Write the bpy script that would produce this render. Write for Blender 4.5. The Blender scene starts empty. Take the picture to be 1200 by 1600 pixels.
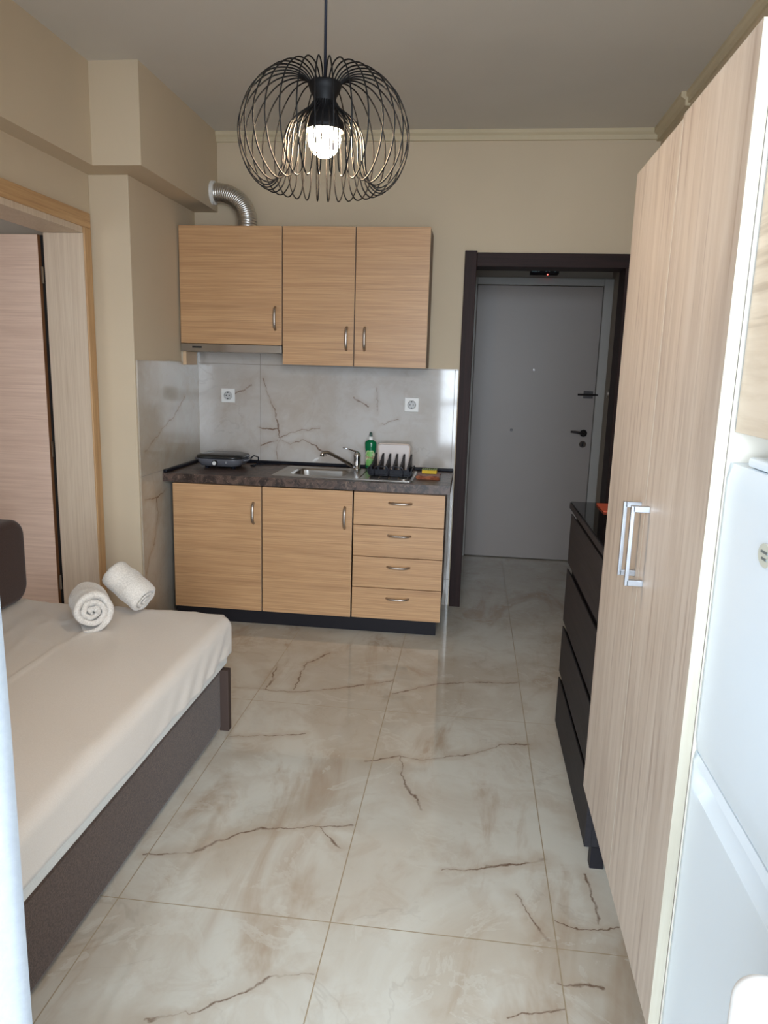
import bpy, bmesh, math, random
from mathutils import Vector, Matrix, noise
PI = math.pi
random.seed(7)
S = bpy.context.scene
C = S.collection

# ------------------------------------------------------------------ camera
cam_d = bpy.data.cameras.new('camera'); cam = bpy.data.objects.new('camera', cam_d); C.objects.link(cam)
S.camera = cam
YAW, PITCH, ROLL, FPX = 0.115, -0.194, 0.029, 1146.4
cy_, sy_, cp, sp = math.cos(YAW), math.sin(YAW), math.cos(PITCH), math.sin(PITCH)
fw = Vector((-sy_*cp, cy_*cp, sp)); rt0 = Vector((cy_, sy_, 0)); up0 = rt0.cross(fw)
cr, sr = math.cos(ROLL), math.sin(ROLL)
rt = cr*rt0 + sr*up0; up = -sr*rt0 + cr*up0
M = Matrix((rt, up, -fw)).transposed().to_4x4(); M.translation = Vector((0.013, -4.503, 1.470))
cam.matrix_world = M
cam_d.sensor_fit = 'VERTICAL'; cam_d.sensor_height = 36.0; cam_d.lens = 36.0*FPX/1600.0
cam_d.clip_start = 0.02

# ------------------------------------------------------------------ world, lights, exposure
W = bpy.data.worlds.new('world'); S.world = W; W.use_nodes = True
W.node_tree.nodes['Background'].inputs[0].default_value = (0.72, 0.84, 1.0, 1)
W.node_tree.nodes['Background'].inputs[1].default_value = 1.0
S.view_settings.view_transform = 'Standard'; S.view_settings.look = 'None'
S.view_settings.gamma = 1.0; S.view_settings.use_curve_mapping = False
S.view_settings.exposure = 0.26
def area(name, loc, target, sx, sy, power, col):
    l = bpy.data.lights.new(name, 'AREA'); l.shape = 'RECTANGLE'; l.size = sx; l.size_y = sy
    l.energy = power; l.color = col
    o = bpy.data.objects.new(name, l); C.objects.link(o); o.location = loc
    o.rotation_euler = (Vector(target)-Vector(loc)).to_track_quat('-Z', 'Y').to_euler()
    return o
area('daylight', (0.3, -8.6, 2.0), (-0.3, -3.5, 1.1), 6.5, 3.8, 1300, (0.77, 0.885, 1.0))
area('side_room_fill', (-3.1, -3.2, 1.5), (-2.6, -1.0, 1.2), 1.0, 1.2, 9, (0.95, 0.95, 1.0))  # added fill inside the closed side room, brightens the open door leaf

# ------------------------------------------------------------------ node helpers
def srgb(r, g, b):
    f = lambda c: (c/255/12.92) if c/255 <= 0.04045 else ((c/255+0.055)/1.055)**2.4
    return (f(r), f(g), f(b), 1)
class NT:
    def __init__(s, name, col=(.5,.5,.5,1), rough=.5, metal=0.0, spec=0.5):
        s.m = bpy.data.materials.new(name); s.m.use_nodes = True; s.t = s.m.node_tree
        s.b = s.t.nodes['Principled BSDF']
        s.b.inputs['Base Color'].default_value = col; s.b.inputs['Roughness'].default_value = rough
        s.b.inputs['Metallic'].default_value = metal; s.b.inputs['Specular IOR Level'].default_value = spec
    def n(s, k, **kw):
        x = s.t.nodes.new(k)
        for a, v in kw.items(): setattr(x, a, v)
        return x
    def link(s, a, b): s.t.links.new(a, b)
    def put(s, sock, v):
        if hasattr(v, 'is_output'): s.link(v, sock)
        else: sock.default_value = v
    def math(s, op, a, b=0.0, c=None, clamp=False):
        x = s.n('ShaderNodeMath', operation=op, use_clamp=clamp)
        s.put(x.inputs[0], a); s.put(x.inputs[1], b)
        if c is not None: s.put(x.inputs[2], c)
        return x.outputs[0]
    def vm(s, op, a, b=(0,0,0), scale=None):
        x = s.n('ShaderNodeVectorMath', operation=op)
        s.put(x.inputs[0], a)
        if op != 'SCALE': s.put(x.inputs[1], b)
        if scale is not None: s.put(x.inputs['Scale'], scale)
        return x.outputs['Value'] if op in ('DOT_PRODUCT', 'LENGTH', 'DISTANCE') else x.outputs[0]
    def coord(s, kind='Object'):
        return s.n('ShaderNodeTexCoord').outputs[kind]
    def pos(s): return s.n('ShaderNodeNewGeometry').outputs['Position']
    def map(s, v, scale=(1,1,1), loc=(0,0,0)):
        x = s.n('ShaderNodeMapping'); s.link(v, x.inputs[0])
        x.inputs['Scale'].default_value = scale; x.inputs['Location'].default_value = loc
        return x.outputs[0]
    def noise(s, v, scale=5, detail=4, rough=.5, dist=0.0, out='Fac'):
        x = s.n('ShaderNodeTexNoise'); s.link(v, x.inputs['Vector'])
        x.inputs['Scale'].default_value = scale; x.inputs['Detail'].default_value = detail
        x.inputs['Roughness'].default_value = rough; x.inputs['Distortion'].default_value = dist
        return x.outputs[out]
    def ramp(s, f, pts):
        x = s.n('ShaderNodeValToRGB'); s.link(f, x.inputs[0]); e = x.color_ramp.elements
        while len(e) < len(pts): e.new(.5)
        for i, (p, c) in enumerate(pts):
            e[i].position = p; e[i].color = c if len(c) == 4 else (*c, 1)
        return x.outputs[0]
    def mix(s, f, a, b, mode='MIX'):
        x = s.n('ShaderNodeMix', data_type='RGBA', blend_type=mode)
        s.put(x.inputs[0], f); s.put(x.inputs[6], a); s.put(x.inputs[7], b)
        return x.outputs[2]
    def smooth(s, v, lo, hi, a=0.0, b=1.0):
        x = s.n('ShaderNodeMapRange', interpolation_type='SMOOTHSTEP'); s.put(x.inputs[0], v)
        x.inputs[1].default_value = lo; x.inputs[2].default_value = hi
        x.inputs[3].default_value = a; x.inputs[4].default_value = b
        return x.outputs[0]
    def col(s, v): s.put(s.b.inputs['Base Color'], v)
    def bump(s, h, strength=.3, dist=.001):
        x = s.n('ShaderNodeBump'); s.put(x.inputs['Height'], h)
        x.inputs['Strength'].default_value = strength; x.inputs['Distance'].default_value = dist
        s.link(x.outputs[0], s.b.inputs['Normal'])
    def segs(s, p, lines, axes):
        """distance from p to the nearest of the polylines (vein layout of a slab)"""
        best = None
        for ln in lines:
            for a, b in zip(ln, ln[1:]):
                A = [0,0,0]; B = [0,0,0]
                for k in (0, 1): A[axes[k]] = a[k]; B[axes[k]] = b[k]
                A, B = Vector(A), Vector(B); d = B-A
                pa = s.vm('SUBTRACT', p, tuple(A))
                h = s.math('MULTIPLY', s.vm('DOT_PRODUCT', pa, tuple(d)), 1/d.length_squared, clamp=True)
                q = s.vm('SCALE', tuple(d), scale=h)
                x = s.vm('DISTANCE', pa, q)
                best = x if best is None else s.math('MINIMUM', best, x)
        return best

def plain(name, col, rough=.5, metal=0.0, spec=.5, bumpn=None, var=0.04):
    t = NT(name, col, rough, metal, spec); c = t.coord()
    n = t.noise(c, 6, 3)
    dark = tuple(v*(1-var*2) for v in col[:3])+(1,)
    t.col(t.mix(n, dark, col))
    if bumpn: t.bump(t.noise(c, bumpn[0], 4, .6), bumpn[1], bumpn[2])
    return t.m

def wood(name, light, mid, dark, grain='X', fine=1.0, rough=.5, streak=.35, bump=.25, cross='Z'):
    t = NT(name, light, rough)
    p = t.coord()
    def sc(along, across, third=None):
        v = {'X': third or across, 'Y': third or across, 'Z': third or across}
        v[grain] = along
        return (v['X'], v['Y'], v['Z'])
    n1 = t.noise(t.map(p, sc(1.6, 60*fine)), 1.6, 6, .65, .3)
    n2 = t.noise(t.map(p, sc(.6, 9*fine)), 1.3, 4, .55, .6)
    n3 = t.noise(t.map(p, sc(2.4, 150*fine), (3, 1, 2)), 1.0, 3, .6)
    c = t.mix(t.smooth(n1, .36, .66), mid, light)
    c = t.mix(t.math('MULTIPLY', t.smooth(n2, .5, .75), streak), c, dark)
    c = t.mix(t.math('MULTIPLY', t.smooth(n3, .52, .7), streak*1.1), c, dark)
    t.col(c); t.bump(t.math('ADD', n1, n3), bump, .0006)
    return t.m

def paint(name, col, rough=.75, b=.15):
    t = NT(name, col, rough, spec=.3); p = t.pos()
    n = t.noise(p, 1.3, 3); c2 = tuple(v*.955 for v in col[:3])+(1,)
    t.col(t.mix(t.smooth(n, .35, .65), col, c2)); t.bump(t.noise(p, 220, 3, .6), b, .0008)
    return t.m

mt = {}
mt['wall'] = paint('beige_paint', srgb(208, 190, 163))
mt['ceil'] = paint('ceiling_paint', srgb(214, 208, 198))
mt['crown'] = paint('crown_paint', srgb(205, 190, 160), .6)
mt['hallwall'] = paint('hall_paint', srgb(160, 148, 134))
mt['room2'] = paint('other_room_paint', srgb(205, 195, 180))
mt['oak'] = wood('oak_laminate', srgb(206, 163, 119), srgb(188, 144, 102), srgb(134, 94, 62), 'X', 1.6, .42, .3)
mt['oakside'] = wood('dark_carcass_side', srgb(120, 88, 62), srgb(100, 70, 50), srgb(70, 48, 34), 'Z', 1.0, .5)
mt['edge'] = plain('oak_edge_band', srgb(216, 184, 148), .45)
mt['wenge'] = wood('wenge_wood', srgb(50, 32, 30), srgb(40, 26, 24), srgb(24, 15, 15), 'Z', 1.0, .55, .3)
mt['wengeh'] = wood('wenge_wood_lintel', srgb(50, 32, 30), srgb(40, 26, 24), srgb(24, 15, 15), 'X', 1.0, .55, .3)
mt['casing'] = wood('light_oak_casing', srgb(205, 165, 118), srgb(190, 148, 102), srgb(150, 110, 72), 'Z', .9, .45)
mt['casingh'] = wood('light_oak_casing_head', srgb(205, 165, 118), srgb(190, 148, 102), srgb(150, 110, 72), 'Y', .9, .45)
mt['jamb'] = wood('pale_oak_jamb', srgb(216, 197, 174), srgb(205, 184, 160), srgb(180, 154, 128), 'Z', 1.2, .5)
mt['leafwood'] = wood('pale_pinkish_leaf', srgb(236, 208, 188), srgb(224, 194, 174), srgb(198, 164, 144), 'X', 1.0, .5, .3)
mt['leafedge'] = wood('brown_leaf_edge', srgb(150, 104, 68), srgb(130, 88, 56), srgb(96, 62, 38), 'Z', .8, .5)
mt['hdoor'] = plain('grey_door_paint', srgb(152, 142, 136), .42, var=.02, bumpn=(90, .08, .001))
mt['dark'] = plain('dark_gap', srgb(26, 24, 24), .8)
mt['plinth'] = plain('black_plinth', srgb(34, 32, 36), .5)
mt['chrome'] = plain('chrome', srgb(205, 205, 208), .14, 1.0)
mt['steel'] = plain('brushed_steel', srgb(178, 172, 165), .28, 1.0)
mt['nickel'] = plain('satin_nickel', srgb(188, 178, 168), .42, 1.0)
mt['darkmetal'] = plain('dark_antique_metal', srgb(70, 66, 66), .4, .8)
mt['whiteplastic'] = plain('white_plastic', srgb(232, 230, 226), .35, var=.01)
mt['black'] = plain('black_plastic', srgb(20, 21, 30), .4)
mt['blackmetal'] = plain('black_wire_lacquer', srgb(14, 12, 12), .55, 0, .15)
mt['white_board'] = plain('white_tray_plastic', srgb(222, 210, 204), .4, var=.01)
mt['fridge'] = plain('white_enamel', srgb(226, 238, 247), .3, var=.005, bumpn=(300, .05, .0004))
mt['fridge_recess'] = plain('grey_gasket', srgb(120, 124, 130), .6)
mt['whiteboard_panel'] = plain('white_melamine', srgb(222, 214, 200), .5, var=.01)
mt['charcoal'] = wood('charcoal_wood', srgb(46, 43, 46), srgb(38, 36, 39), srgb(26, 25, 28), 'Y', 1.0, .6, .3)
mt['glass_top'] = plain('black_gloss_glass', srgb(16, 17, 18), .04, 0, .6)
mt['orange'] = plain('orange_red_reflection', srgb(190, 78, 48), .6)
mt['ward'] = wood('greige_oak_wardrobe', srgb(197, 184, 171), srgb(184, 169, 155), srgb(138, 118, 104), 'Z', .34, .5, .42, .1)
mt['wardh'] = wood('pale_oak_horizontal', srgb(220, 208, 190), srgb(206, 192, 172), srgb(160, 142, 122), 'Y', .32, .45, .5, .12)
mt['wardedge'] = wood('cream_edge_band', srgb(190, 184, 168), srgb(184, 176, 158), srgb(170, 160, 140), 'Z', .6, .6, .2, .05)
mt['aluminium'] = plain('satin_aluminium', srgb(190, 195, 202), .3, .85)
mt['curtain'] = None

def fabric(name, c1, c2, scale=500, rough=.95, b=.4, sheen=.2):
    t = NT(name, c1, rough, spec=.15); p = t.coord()
    n = t.noise(p, scale, 3, .7); t.col(t.mix(t.smooth(n, .35, .65), c2, c1))
    t.b.inputs['Sheen Weight'].default_value = sheen
    t.bump(n, b, .001); return t.m
mt['sheet'] = fabric('cream_sheet_cotton', srgb(222, 213, 203), srgb(217, 207, 196), 300, b=.1)
mt['mattress'] = fabric('white_mattress_ticking', srgb(225, 222, 214), srgb(215, 212, 205), 300, b=.1)
mt['sofa'] = fabric('brown_melange_upholstery', srgb(92, 72, 60), srgb(60, 45, 38), 260, b=.5)
mt['cushion'] = fabric('brown_cushion_fabric', srgb(76, 56, 48), srgb(62, 45, 39), 260, b=.3)
mt['post'] = plain('dark_grey_post', srgb(76, 62, 56), .8, spec=.2)
mt['towel'] = fabric('white_terry', srgb(232, 224, 214), srgb(206, 197, 186), 170, b=1.0, sheen=.5)
mt['curtain'] = fabric('white_curtain_cloth', srgb(190, 196, 202), srgb(176, 182, 190), 160, b=.5)
_t = mt['curtain'].node_tree; _tr = _t.nodes.new('ShaderNodeBsdfTranslucent'); _tr.inputs[0].default_value = srgb(225, 228, 230); _mx = _t.nodes.new('ShaderNodeMixShader'); _mx.inputs[0].default_value = .62
_t.links.new(_t.nodes['Principled BSDF'].outputs[0], _mx.inputs[1]); _t.links.new(_tr.outputs[0], _mx.inputs[2]); _t.links.new(_mx.outputs[0], _t.nodes['Material Output'].inputs[0])
t = NT('duct_foil', srgb(215, 212, 208), .33, 1.0)
mt['duct'] = t.m

for k_ in ('wenge','wengeh','charcoal','plinth','black'): mt[k_].node_tree.nodes['Principled BSDF'].inputs['Specular IOR Level'].default_value = .2
# marble floor
FV = [[(-0.9,-2.62),(-0.79,-2.59),(-0.72,-2.52),(-0.62,-2.45),(-0.41,-2.4),(-0.3,-2.37)],[(-0.41,-2.4),(-0.37,-2.44),(-0.32,-2.49)],
 [(-0.32,-1.96),(-0.19,-1.91),(-0.09,-1.92),(0.07,-1.86),(0.19,-1.77),(0.3,-1.73)],[(-0.01,-2.55),(0.15,-2.5),(0.3,-2.46)],
 [(-0.66,-3.16),(-0.56,-3.12),(-0.48,-3.06),(-0.4,-3.0),(-0.3,-2.98)],[(0.16,-3.03),(0.3,-2.99)],
 [(-1.01,-1.43),(-0.87,-1.43),(-0.71,-1.42),(-0.49,-1.34),(-0.3,-1.21)],[(-0.29,-1.36),(-0.1,-1.23),(0.06,-1.17),(0.3,-1.12)],
 [(-0.87,-1.43),(-0.89,-1.13)],[(-0.74,-1.4),(-0.75,-1.1),(-0.65,-0.94)],[(-0.89,-1.88),(-0.58,-1.79)],
 [(0.31,-2.71),(0.37,-2.73),(0.48,-2.71)],[(0.43,-2.5),(0.43,-2.7)],[(0.3,-2.92),(0.4,-2.92)],[(-0.19,-1.91),(-0.16,-2.12),(-0.09,-2.24)],[(0.2,-2.63),(0.27,-2.79)]]
def marble(name, lines, axes, base, warm, cool, veinc, rough, gx=None, gy=None, groutc=None, warp=.05, lw=.006, soft=.5):
    t = NT(name, base, rough, spec=.55); p = t.pos()
    wn = t.vm('SUBTRACT', t.noise(p, 3.5, 4, .6, out='Color'), (.5, .5, .5))
    pw = t.vm('ADD', p, t.vm('SCALE', wn, scale=warp))
    wn2 = t.vm('SUBTRACT', t.noise(p, 22, 3, .6, out='Color'), (.5, .5, .5))
    pw = t.vm('ADD', pw, t.vm('SCALE', wn2, scale=.032))
    # keep the vein layout flat on the slab plane
    other = [k for k in (0, 1, 2) if k not in axes][0]
    m = [1, 1, 1]; m[other] = 0
    pw2 = t.vm('MULTIPLY', pw, tuple(m))
    d = t.segs(pw2, lines, axes)
    thick = t.smooth(t.noise(p, 5, 3), .35, .7, .25, 1.3)
    dn = t.math('DIVIDE', d, thick)
    core = t.math('SUBTRACT', 1.0, t.smooth(dn, 0.0, lw))
    halo = t.math('SUBTRACT', 1.0, t.smooth(dn, 0.0, lw*9))
    # clouds
    n1 = t.noise(t.map(p, (1.0, .8, 1.0)), 1.6, 6, .55, 1.2)
    n2 = t.noise(t.map(p, (2.2, .7, 1.5), (4, 2, 1)), 1.7, 5, .6, .9)
    c = t.mix(t.smooth(n1, .38, .64), base, cool)
    c = t.mix(t.math('MULTIPLY', t.smooth(n2, .52, .72), .6*soft*1.6), c, warm)
    # crystalline patches with crisp rims, and mottling
    n3 = t.noise(t.map(p, (1.0, 1.0, 1.0), (7, 3, 5)), 4.2, 7, .62, 1.6)
    c = t.mix(t.math('MULTIPLY', t.math('MULTIPLY', t.smooth(n3, .56, .575), t.smooth(n3, .66, .60)), .30*soft*1.6), c, cool)
    c = t.mix(t.math('MULTIPLY', t.smooth(t.noise(p, 7.5, 6, .65, .8), .48, .66), .22), c, warm)
    # faint secondary veins
    r = t.math('ABSOLUTE', t.math('SUBTRACT', t.noise(t.map(p, (1.0, 1.7, 1.2), (1, 5, 2)), 1.5, 5, .55, 1.3), .5))
    f2 = t.math('MULTIPLY', t.math('SUBTRACT', 1.0, t.smooth(r, 0.0, .012)), t.smooth(t.noise(p, 2.2, 2), .5, .65))
    c = t.mix(t.math('MULTIPLY', f2, .12), c, veinc)
    c = t.mix(t.math('MULTIPLY', halo, .35), c, warm)
    brk = t.smooth(t.noise(p, 9, 4, .6), .33, .56, .15, 1.0)
    c = t.mix(t.math('MULTIPLY', t.math('MULTIPLY', core, brk), .85), c, veinc)
    if groutc:
        s = t.n('ShaderNodeSeparateXYZ'); t.link(p, s.inputs[0]); g = None
        for (ax, off, step, w) in groutc[1]:
            v = t.math('DIVIDE', t.math('SUBTRACT', s.outputs[ax], off), step)
            fr = t.math('ABSOLUTE', t.math('SUBTRACT', t.math('FRACT', t.math('ADD', v, .5)), .5))
            k = t.math('LESS_THAN', t.math('MULTIPLY', fr, step), w)
            g = k if g is None else t.math('MAXIMUM', g, k)
        c = t.mix(g, c, groutc[0])
        t.put(t.b.inputs['Roughness'], t.math('ADD', rough, t.math('MULTIPLY', g, .4)))
    t.col(c); return t.m
mt['floor'] = marble('polished_marble_tile', FV, (0, 1), srgb(192, 184, 170), srgb(172, 152, 130), srgb(208, 206, 196), srgb(98, 70, 50), .065, warp=.085, lw=.0075, soft=.85,
    groutc=(srgb(160, 144, 118), [(0, -.297, .6, .0016), (1, -1.542, 1.259, .0016)]))
BV = [[(-1.28,1.384),(-1.248,1.29),(-1.202,1.187),(-1.175,1.02),(-1.197,.984),(-1.197,.885)],[(-1.31,1.081),(-1.248,1.076),(-1.184,1.082)],
 [(-1.175,1.02),(-1.111,.987),(-1.03,1.013),(-.957,.976),(-.885,.925)],[(-1.184,1.029),(-1.067,1.069),(-.923,1.092)],
 [(-.575,1.346),(-.562,1.209)],[(-.534,1.132),(-.43,1.162)],[(-1.465,1.283),(-1.356,1.339)],[(-.713,1.29),(-.624,1.233)],[(-1.303,.97),(-1.193,1.01)]]
mt['splash'] = marble('backsplash_marble', BV, (0, 2), srgb(186, 177, 168), srgb(170, 152, 136), srgb(196, 190, 184), srgb(104, 72, 50), .07, warp=.04, lw=.0075,
    groutc=(srgb(130, 120, 110), [(0, -1.301, 1.2, .0015), (2, 1.467, 1.3, .0015)]))
LV = [[(-.83,.741),(-.682,.724),(-.566,.753)],[(-.682,.724),(-.669,.643),(-.735,.476),(-.77,.448),(-.844,.323)],[(-.803,1.004),(-.418,1.159),(-.242,1.266)]]
mt['splash_left'] = marble('side_wall_marble', LV, (1, 2), srgb(184, 170, 152), srgb(168, 146, 120), srgb(192, 182, 168), srgb(118, 82, 54), .07, warp=.03, lw=.007,
    groutc=(srgb(130, 120, 110), [(2, .87, 1.3, .0015)]))
# stone worktop
t = NT('brown_stone_laminate', srgb(84, 72, 68), .38); p = t.pos()
n = t.noise(p, 14, 8, .7, 1.5); n2 = t.noise(p, 55, 5, .7, .8)
c = t.mix(t.smooth(n, .38, .6), srgb(44, 33, 29), srgb(96, 76, 66)); c = t.mix(t.math('MULTIPLY', t.smooth(n2, .55, .68), .7), c, srgb(152, 126, 108))
t.col(c); t.bump(n2, .3, .001); mt['worktop'] = t.m
# emission
t = NT('glowing_bulb_glass', (1, .9, .75, 1), .3)
t.b.inputs['Emission Color'].default_value = (1.0, 0.74, 0.46, 1); t.b.inputs['Emission Strength'].default_value = 360
mt['bulb'] = t.m
t = NT('red_indicator', (1, .05, .05, 1), .3); t.b.inputs['Emission Color'].default_value = (1, .08, .06, 1); t.b.inputs['Emission Strength'].default_value = 6
mt['led'] = t.m
mt['signtext'] = plain('pale_sign_lettering', srgb(150, 190, 200), .5)
# green soap bottle
t = NT('green_soap_bottle', srgb(8, 118, 72), .12); t.b.inputs['Transmission Weight'].default_value = .25; t.b.inputs['IOR'].default_value = 1.4; mt['soap'] = t.m
mt['soapcap'] = plain('dark_green_cap', srgb(12, 62, 48), .4)
t = NT('pale_green_label', srgb(170, 205, 120), .4); p = t.coord()
t.col(t.mix(t.smooth(t.noise(p, 30, 2), .45, .6), srgb(120, 185, 95), srgb(226, 224, 190))); mt['label'] = t.m
mt['labelred'] = plain('red_label_lettering', srgb(170, 60, 50), .5)
mt['cloth'] = fabric('orange_brown_cloth', srgb(176, 108, 76), srgb(120, 66, 44), 40, b=.4)
mt['sponge'] = plain('yellow_sponge', srgb(222, 186, 60), .9, bumpn=(120, .8, .003), var=.1)
mt['scour'] = plain('green_grey_scourer', srgb(150, 160, 110), .9, bumpn=(160, 1.0, .003), var=.2)
mt['grillbody'] = plain('grey_appliance_plastic', srgb(104, 104, 110), .3)
mt['grilllid'] = plain('dark_lid', srgb(40, 40, 40), .25)
mt['badge'] = plain('cream_badge', srgb(205, 208, 195), .35)
mt['badgemark'] = plain('grey_badge_mark', srgb(110, 118, 118), .4)

# ------------------------------------------------------------------ geometry helpers
def box(bm, x0, x1, y0, y1, z0, z1):
    xs, ys, zs = sorted((x0, x1)), sorted((y0, y1)), sorted((z0, z1))
    v = [bm.verts.new((x, y, z)) for z in zs for y in ys for x in xs]
    for f in ((0,2,3,1),(4,5,7,6),(0,1,5,4),(2,6,7,3),(0,4,6,2),(1,3,7,5)): bm.faces.new([v[i] for i in f])
def BM(*boxes):
    bm = bmesh.new()
    for b in boxes: box(bm, *b)
    return bm
def frame(d):
    d = d.normalized(); a = Vector((0,0,1)) if abs(d.z) < .9 else Vector((1,0,0))
    u = d.cross(a).normalized(); return u, d.cross(u).normalized()
def tube(bm, pts, r, seg=8, closed=False, caps=True):
    pts = [Vector(p) for p in pts]; n = len(pts); rings = []; pu = None
    for i, p in enumerate(pts):
        a = pts[(i-1) % n] if (closed or i > 0) else p; b = pts[(i+1) % n] if (closed or i < n-1) else p
        d = (b-a).normalized()
        if pu is None: u, v = frame(d)
        else:
            u = (pu - d*pu.dot(d)).normalized(); v = d.cross(u)
        pu = u
        if isinstance(r, (list, tuple)): rr = r[i]
        else: rr = r
        ru, rv = rr if isinstance(rr, tuple) else (rr, rr)
        rings.append([bm.verts.new(p + u*ru*math.cos(2*PI*k/seg) + v*rv*math.sin(2*PI*k/seg)) for k in range(seg)])
    m = n if closed else n-1
    for i in range(m):
        A, B = rings[i], rings[(i+1) % n]
        for k in range(seg): bm.faces.new((A[k], A[(k+1) % seg], B[(k+1) % seg], B[k]))
    if caps and not closed:
        bm.faces.new(rings[0][::-1]); bm.faces.new(rings[-1])
def lathe(bm, prof, c=(0,0,0), axis='Z', seg=32, cap=True):
    c = Vector(c); rings = []
    for r, h in prof:
        ring = []
        for k in range(seg):
            a = 2*PI*k/seg; x, y = r*math.cos(a), r*math.sin(a)
            q = {'Z': (x, y, h), 'Y': (x, h, y), 'X': (h, x, y)}[axis]
            ring.append(bm.verts.new(c+Vector(q)))
        rings.append(ring)
    for A, B in zip(rings, rings[1:]):
        for k in range(seg): bm.faces.new((A[k], A[(k+1) % seg], B[(k+1) % seg], B[k]))
    if cap: bm.faces.new(rings[0][::-1]); bm.faces.new(rings[-1])
def prism(bm, poly, a, b, axis='X'):
    """polygon in the plane across axis, extruded from a to b"""
    def P(u, v, t): return {'X': (t, u, v), 'Y': (u, t, v), 'Z': (u, v, t)}[axis]
    A = [bm.verts.new(P(u, v, a)) for u, v in poly]; B = [bm.verts.new(P(u, v, b)) for u, v in poly]
    n = len(poly)
    bm.faces.new(A); bm.faces.new(B[::-1])
    for i in range(n): bm.faces.new((A[i], B[i], B[(i+1) % n], A[(i+1) % n]))
def rrect(x0, x1, y0, y1, r, n=6):
    o = []
    for cx, cy, a0 in ((x1-r, y1-r, 0), (x0+r, y1-r, 90), (x0+r, y0+r, 180), (x1-r, y0+r, 270)):
        for k in range(n+1):
            a = math.radians(a0+90*k/n); o.append((cx+r*math.cos(a), cy+r*math.sin(a)))
    return o
def link(name, bm, mat, parent=None, bevel=0, smooth=False, subsurf=0, seg=2):
    loc = Vector(parent['_o']) if parent is not None else Vector((0,0,0))
    bmesh.ops.recalc_face_normals(bm, faces=bm.faces)
    if parent is not None: bmesh.ops.translate(bm, verts=bm.verts, vec=-loc)
    me = bpy.data.meshes.new(name); bm.to_mesh(me); bm.free()
    o = bpy.data.objects.new(name, me); C.objects.link(o)
    if isinstance(mat, (list, tuple)):
        for m_ in mat: me.materials.append(m_)
    else: me.materials.append(mat)
    if parent is not None: o.parent = parent; o['_o'] = tuple(loc)
    else: o['_o'] = (0.0, 0.0, 0.0)
    if smooth:
        for p_ in me.polygons: p_.use_smooth = True
    if bevel:
        b = o.modifiers.new('bevel', 'BEVEL'); b.width = bevel; b.segments = seg; b.limit_method = 'ANGLE'; b.angle_limit = math.radians(40)
    if subsurf:
        s = o.modifiers.new('sub', 'SUBSURF'); s.levels = s.render_levels = subsurf
    return o
def struct(name, bm, mat, bevel=0, **k):
    o = link(name, bm, mat, None, bevel, **k); o['kind'] = 'structure'; return o
def thing(name, loc, label, cat, group=None):
    o = bpy.data.objects.new(name, None); C.objects.link(o); o.location = loc; o['_o'] = tuple(loc)
    o.empty_display_size = .05
    o['label'] = label; o['category'] = cat
    if group: o['group'] = group
    return o
def tag(o, label, cat, group=None):
    """single-mesh thing: put its origin at its base"""
    me = o.data; xs = [v.co for v in me.vertices]
    c = Vector(((min(v.x for v in xs)+max(v.x for v in xs))/2, (min(v.y for v in xs)+max(v.y for v in xs))/2, min(v.z for v in xs)))
    me.transform(Matrix.Translation(-c)); o.location = c; o['_o'] = tuple(c)
    o['label'] = label; o['category'] = cat
    if group: o['group'] = group
    return o
def text(name, s, size, mat, parent, origin, right, upv, extrude=.0008, align='CENTER'):
    cu = bpy.data.curves.new(name, 'FONT'); cu.body = s; cu.size = size; cu.extrude = extrude; cu.align_x = align; cu.align_y = 'CENTER'
    tmp = bpy.data.objects.new(name, cu); C.objects.link(tmp)
    dg = bpy.context.evaluated_depsgraph_get(); me = bpy.data.meshes.new_from_object(tmp.evaluated_get(dg))
    bpy.data.objects.remove(tmp)
    r, u = Vector(right).normalized(), Vector(upv).normalized(); n = r.cross(u)
    m = Matrix((r, u, n)).transposed().to_4x4(); m.translation = Vector(origin)-Vector(parent['_o'])
    me.transform(m); me.materials.clear(); me.materials.append(mat)
    o = bpy.data.objects.new(name, me); C.objects.link(o); o.parent = parent; o['_o'] = parent['_o']
    return o

# ------------------------------------------------------------------ ROOM SHELL
ZC = 2.798; XR = .967; XL = -1.91; XK = -1.705; YF = -4.10
struct('floor', BM((XL-2.2, 1.3, -4.32, 1.6, -.12, 0)), mt['floor'])
struct('ceiling', BM((XL-.19, XR+.15, YF-.2, .17, ZC, ZC+.12)), mt['ceil'])
# back wall with the doorway X -.01 .. .835
struct('wall_back', BM((XL-.19, -.03, 0, .17, 0, ZC), (-.03, .86, 0, .17, 2.09, ZC), (.86, XR+.15, 0, .17, 0, ZC)), mt['wall'])
struct('wall_right', BM((XR, XR+.15, YF-.2, 0, 0, ZC)), mt['wall'])
DY0, DY1, DZ = -1.80, -.93, 2.10
struct('wall_left', BM((XL-.19, XL, YF-.2, DY0, 0, ZC), (XL-.19, XL, DY1, 0, 0, ZC), (XL-.19, XL, DY0, DY1, DZ, ZC)), mt['wall'])
struct('wall_left_column', BM((XL, XK, -.875, 0, 0, 2.355)), mt['wall'], bevel=.004)
struct('ceiling_beam', BM((XL, -1.561, -1.037, 0, 2.355, ZC), (XL, -1.799, YF, -1.037, 2.355, ZC)), mt['wall'])
struct('wall_front', BM((XL-.19, -1.65, YF-.2, YF, 0, ZC), (.75, XR, YF-.2, YF, 0, ZC), (-1.65, .75, YF-.2, YF, 2.38, ZC)), mt['wall'])
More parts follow.
